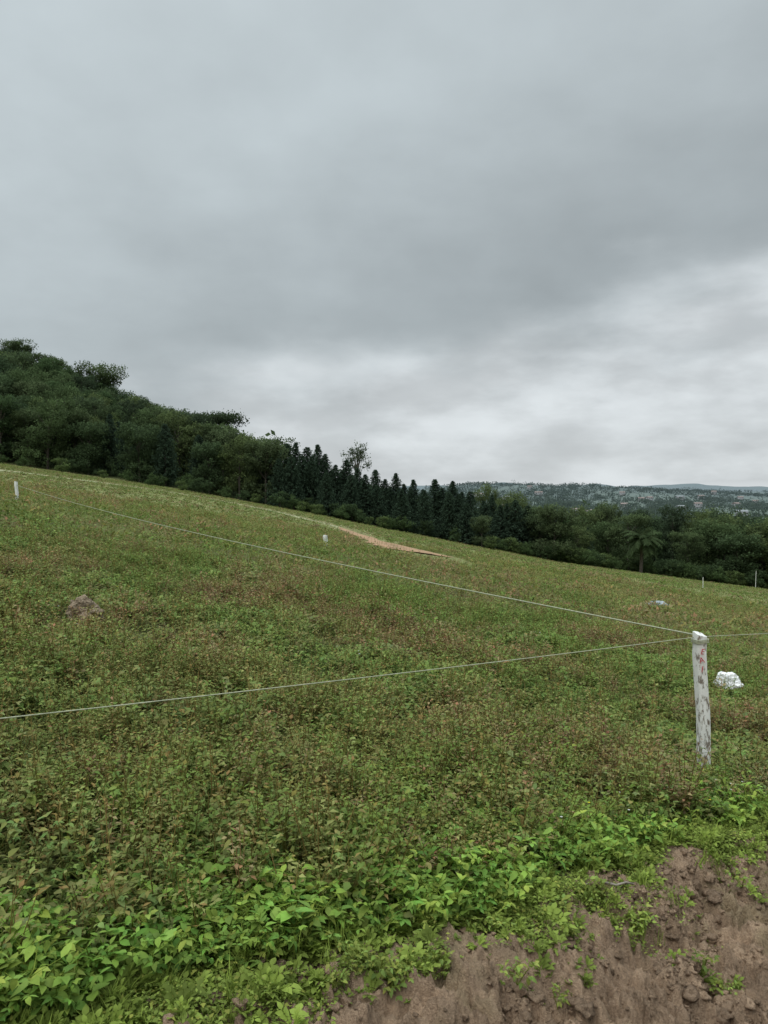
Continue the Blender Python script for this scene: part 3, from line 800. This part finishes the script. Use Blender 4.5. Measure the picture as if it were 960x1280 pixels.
# ---------------------------------------------------------------- litter, mound, stick
M_plast=noise_mat('white_plastic',(.84,.85,.86),(.90,.90,.90),8,.4,.15)
M_plast2=noise_mat('pale_blue_plastic',(.27,.32,.36),(.36,.41,.45),8,.4,.3)
def crumple(seed,sx,sy,sz):
    from mathutils import noise
    bm=bmesh.new(); bmesh.ops.create_icosphere(bm,subdivisions=5,radius=1); o=Vector((seed*7.1,3,9))
    for v in bm.verts:
        q=v.co*1.6+o; d=.34*noise.noise(q)+.20*(1-abs(noise.noise(q*2.2))*2)*.6+.08*(1-2*abs(noise.noise(q*5)))
        v.co*=.8+d; v.co.x*=sx; v.co.y*=sy; v.co.z*=sz
        if v.co.z<0: v.co.z*=.3
    me=bpy.data.meshes.new('bag'); bm.to_mesh(me); bm.free()
    return me
x,y,z=on_ray(913,872)
me=crumple(1,.18,.13,.18); add('plastic_bag',me,M_plast,label='crumpled white plastic bag lying among the field weeds',category='plastic bag').location=(x,y,z+.15)
x,y,z=on_ray(822,761); me=crumple(4,.42,.3,.14); add('plastic_sheet',me,M_plast2,label='crumpled pale bluish plastic sheet lying in the field',category='plastic sheet').location=(x,y,z+.12)
M_soil=noise_mat('mound_soil',(.19,.14,.095),(.32,.25,.17),30,.95,1.,dist=.05)
x,y,z=on_ray(102,784); V_,F_=lump(9,5,.8,.7); add('soil_mound',new_mesh('soil_mound',V_*np.array([.17,.13,.21]),F_,None,True),M_soil,label='small brown earth mound poking out of the weeds',category='earth mound').location=(x,y,z+.11)
x,y,z=on_ray(765,1122)
V=[];F=[]
pts=[(-.11,0,0),(-.07,.012,.010),(-.02,.004,.012),(.03,-.012,.006),(.08,.004,.01),(.12,.012,.0)]
rs=[.003,.006,.007,.005,.005,.002]
for p,r_ in zip(pts,rs):
    for q in range(6):
        a=q/6*6.283; V.append((p[0],p[1]+r_*math.cos(a),p[2]+r_*math.sin(a)))
for k in range(5):
    for q in range(6): F.append((k*6+q,k*6+(q+1)%6,(k+1)*6+(q+1)%6,(k+1)*6+q))
M_stick=noise_mat('dead_wood',(.13,.11,.09),(.26,.23,.19),30,.9,.3)
add('dead_stick',new_mesh('dead_stick',V,F,None,True),M_stick,label='short grey dead stick lying on the bare soil bank',category='stick').location=(x,y,z+.03)

# ---------------------------------------------------------------- world
w=bpy.data.worlds.new('World'); sc.world=w; w.use_nodes=True; nt=w.node_tree; nt.nodes.clear()
N=nt.nodes.new; Lk=nt.links.new
def val(a,sock):
    if isinstance(a,(int,float)): sock.default_value=a
    else: Lk(a,sock)
def M(op,a,b=0,c=None,clamp=False):
    n=N('ShaderNodeMath'); n.operation=op; n.use_clamp=clamp; val(a,n.inputs[0]); val(b,n.inputs[1])
    if c is not None: val(c,n.inputs[2])
    return n.outputs[0]
def SS(x,a,b,lo=0.,hi=1.):
    n=N('ShaderNodeMapRange'); n.interpolation_type='SMOOTHSTEP'; val(x,n.inputs[0]); n.inputs[1].default_value=a; n.inputs[2].default_value=b; n.inputs[3].default_value=lo; n.inputs[4].default_value=hi
    return n.outputs[0]
def NZ(vec,scale,detail=5,rough=.5):
    n=N('ShaderNodeTexNoise'); n.inputs['Scale'].default_value=scale; n.inputs['Detail'].default_value=detail; n.inputs['Roughness'].default_value=rough; Lk(vec,n.inputs['Vector']); return n.outputs['Fac']
def CX(x,y,z):
    n=N('ShaderNodeCombineXYZ'); val(x,n.inputs[0]);val(y,n.inputs[1]);val(z,n.inputs[2]); return n.outputs[0]
tc=N('ShaderNodeTexCoord'); sp=N('ShaderNodeSeparateXYZ'); Lk(tc.outputs['Generated'],sp.inputs[0])
dx,dy,dz=sp.outputs
hor=M('SQRT',M('ADD',M('MULTIPLY',dx,dx),M('MULTIPLY',dy,dy)))
v_=M('DIVIDE',dz,M('MAXIMUM',hor,.02)); v_=M('MAXIMUM',v_,0.)
az=M('ARCTAN2',dx,dy)
den=M('ADD',M('MAXIMUM',dz,0.),.42)
pl=CX(M('DIVIDE',dx,den),M('DIVIDE',dy,den),0.)
n1=NZ(pl,1.6,5,.5); n2=NZ(pl,4.6,7,.52)
sv=CX(M('MULTIPLY',az,2.8),M('MULTIPLY',v_,6.),3.); n3=NZ(sv,1.7,6,.5)
sv2=CX(M('MULTIPLY',az,3.6),M('MULTIPLY',v_,9.5),8.); n4=NZ(sv2,1.5,7,.52)
azc=M('MINIMUM',M('MAXIMUM',az,-.6),.7)
edge=M('ADD',M('ADD',.145,M('MULTIPLY',azc,.21)),M('MULTIPLY',M('SUBTRACT',n3,.5),.24))
br=SS(M('SUBTRACT',edge,v_),-.10,.07)
base=SS(M('SUBTRACT',v_,edge),0.0,.42,.415,.575)
left=SS(azc,-.5,.35,1.12,.96)
mott=M('ADD',M('ADD',.65,M('MULTIPLY',n1,.40)),M('MULTIPLY',n2,.30))
up=M('MULTIPLY',M('MULTIPLY',base,left),mott)
lowc=M('MULTIPLY',M('ADD',.59,M('MULTIPLY',SS(n4,.36,.66),.20)),M('ADD',.84,M('MULTIPLY',n2,.33)))
hzn=SS(v_,0.,.05,.72,0.)
lowc=M('MAXIMUM',lowc,hzn)
mixv=M('ADD',M('MULTIPLY',up,M('SUBTRACT',1.,br)),M('MULTIPLY',lowc,br))
zen=M('ADD',1.,SS(v_,.72,2.0,0.,3.0))
lum=M('MULTIPLY',mixv,zen)
tint=N('ShaderNodeMix'); tint.data_type='RGBA'; Lk(br,tint.inputs[0]); tint.inputs[6].default_value=(.89,1.0,1.045,1); tint.inputs[7].default_value=(.94,1.0,1.03,1)
vm=N('ShaderNodeVectorMath'); vm.operation='SCALE'; Lk(tint.outputs[2],vm.inputs[0]); Lk(lum,vm.inputs['Scale'])
bg=N('ShaderNodeBackground'); Lk(vm.outputs[0],bg.inputs[0]); bg.inputs[1].default_value=1.
sky=N('ShaderNodeTexSky'); sky.sky_type='NISHITA'; sky.sun_disc=False; sky.sun_elevation=math.radians(55); sky.sun_rotation=math.radians(30)
bg2=N('ShaderNodeBackground'); Lk(sky.outputs[0],bg2.inputs[0]); bg2.inputs[1].default_value=.05
mx=N('ShaderNodeMixShader'); mx.inputs[0].default_value=.05; Lk(bg.outputs[0],mx.inputs[1]); Lk(bg2.outputs[0],mx.inputs[2])
out=N('ShaderNodeOutputWorld'); Lk(mx.outputs[0],out.inputs[0])
sl=bpy.data.lights.new('sun','SUN'); sl.energy=1.3; sl.angle=math.radians(40); sl.color=(1,.96,.90)
so=bpy.data.objects.new('sun',sl); COL.objects.link(so); so.rotation_euler=(math.radians(35),0,math.radians(-30))

# ---------------------------------------------------------------- camera
cd=bpy.data.cameras.new('camera'); cam=bpy.data.objects.new('camera',cd); COL.objects.link(cam)
cd.sensor_fit='VERTICAL'; cd.sensor_height=24; cd.lens=12/(640/961); cd.clip_start=.05; cd.clip_end=20000
cam.location=(0,0,0); cam.rotation_euler=(math.radians(90-1.67),0,0)
sc.camera=cam
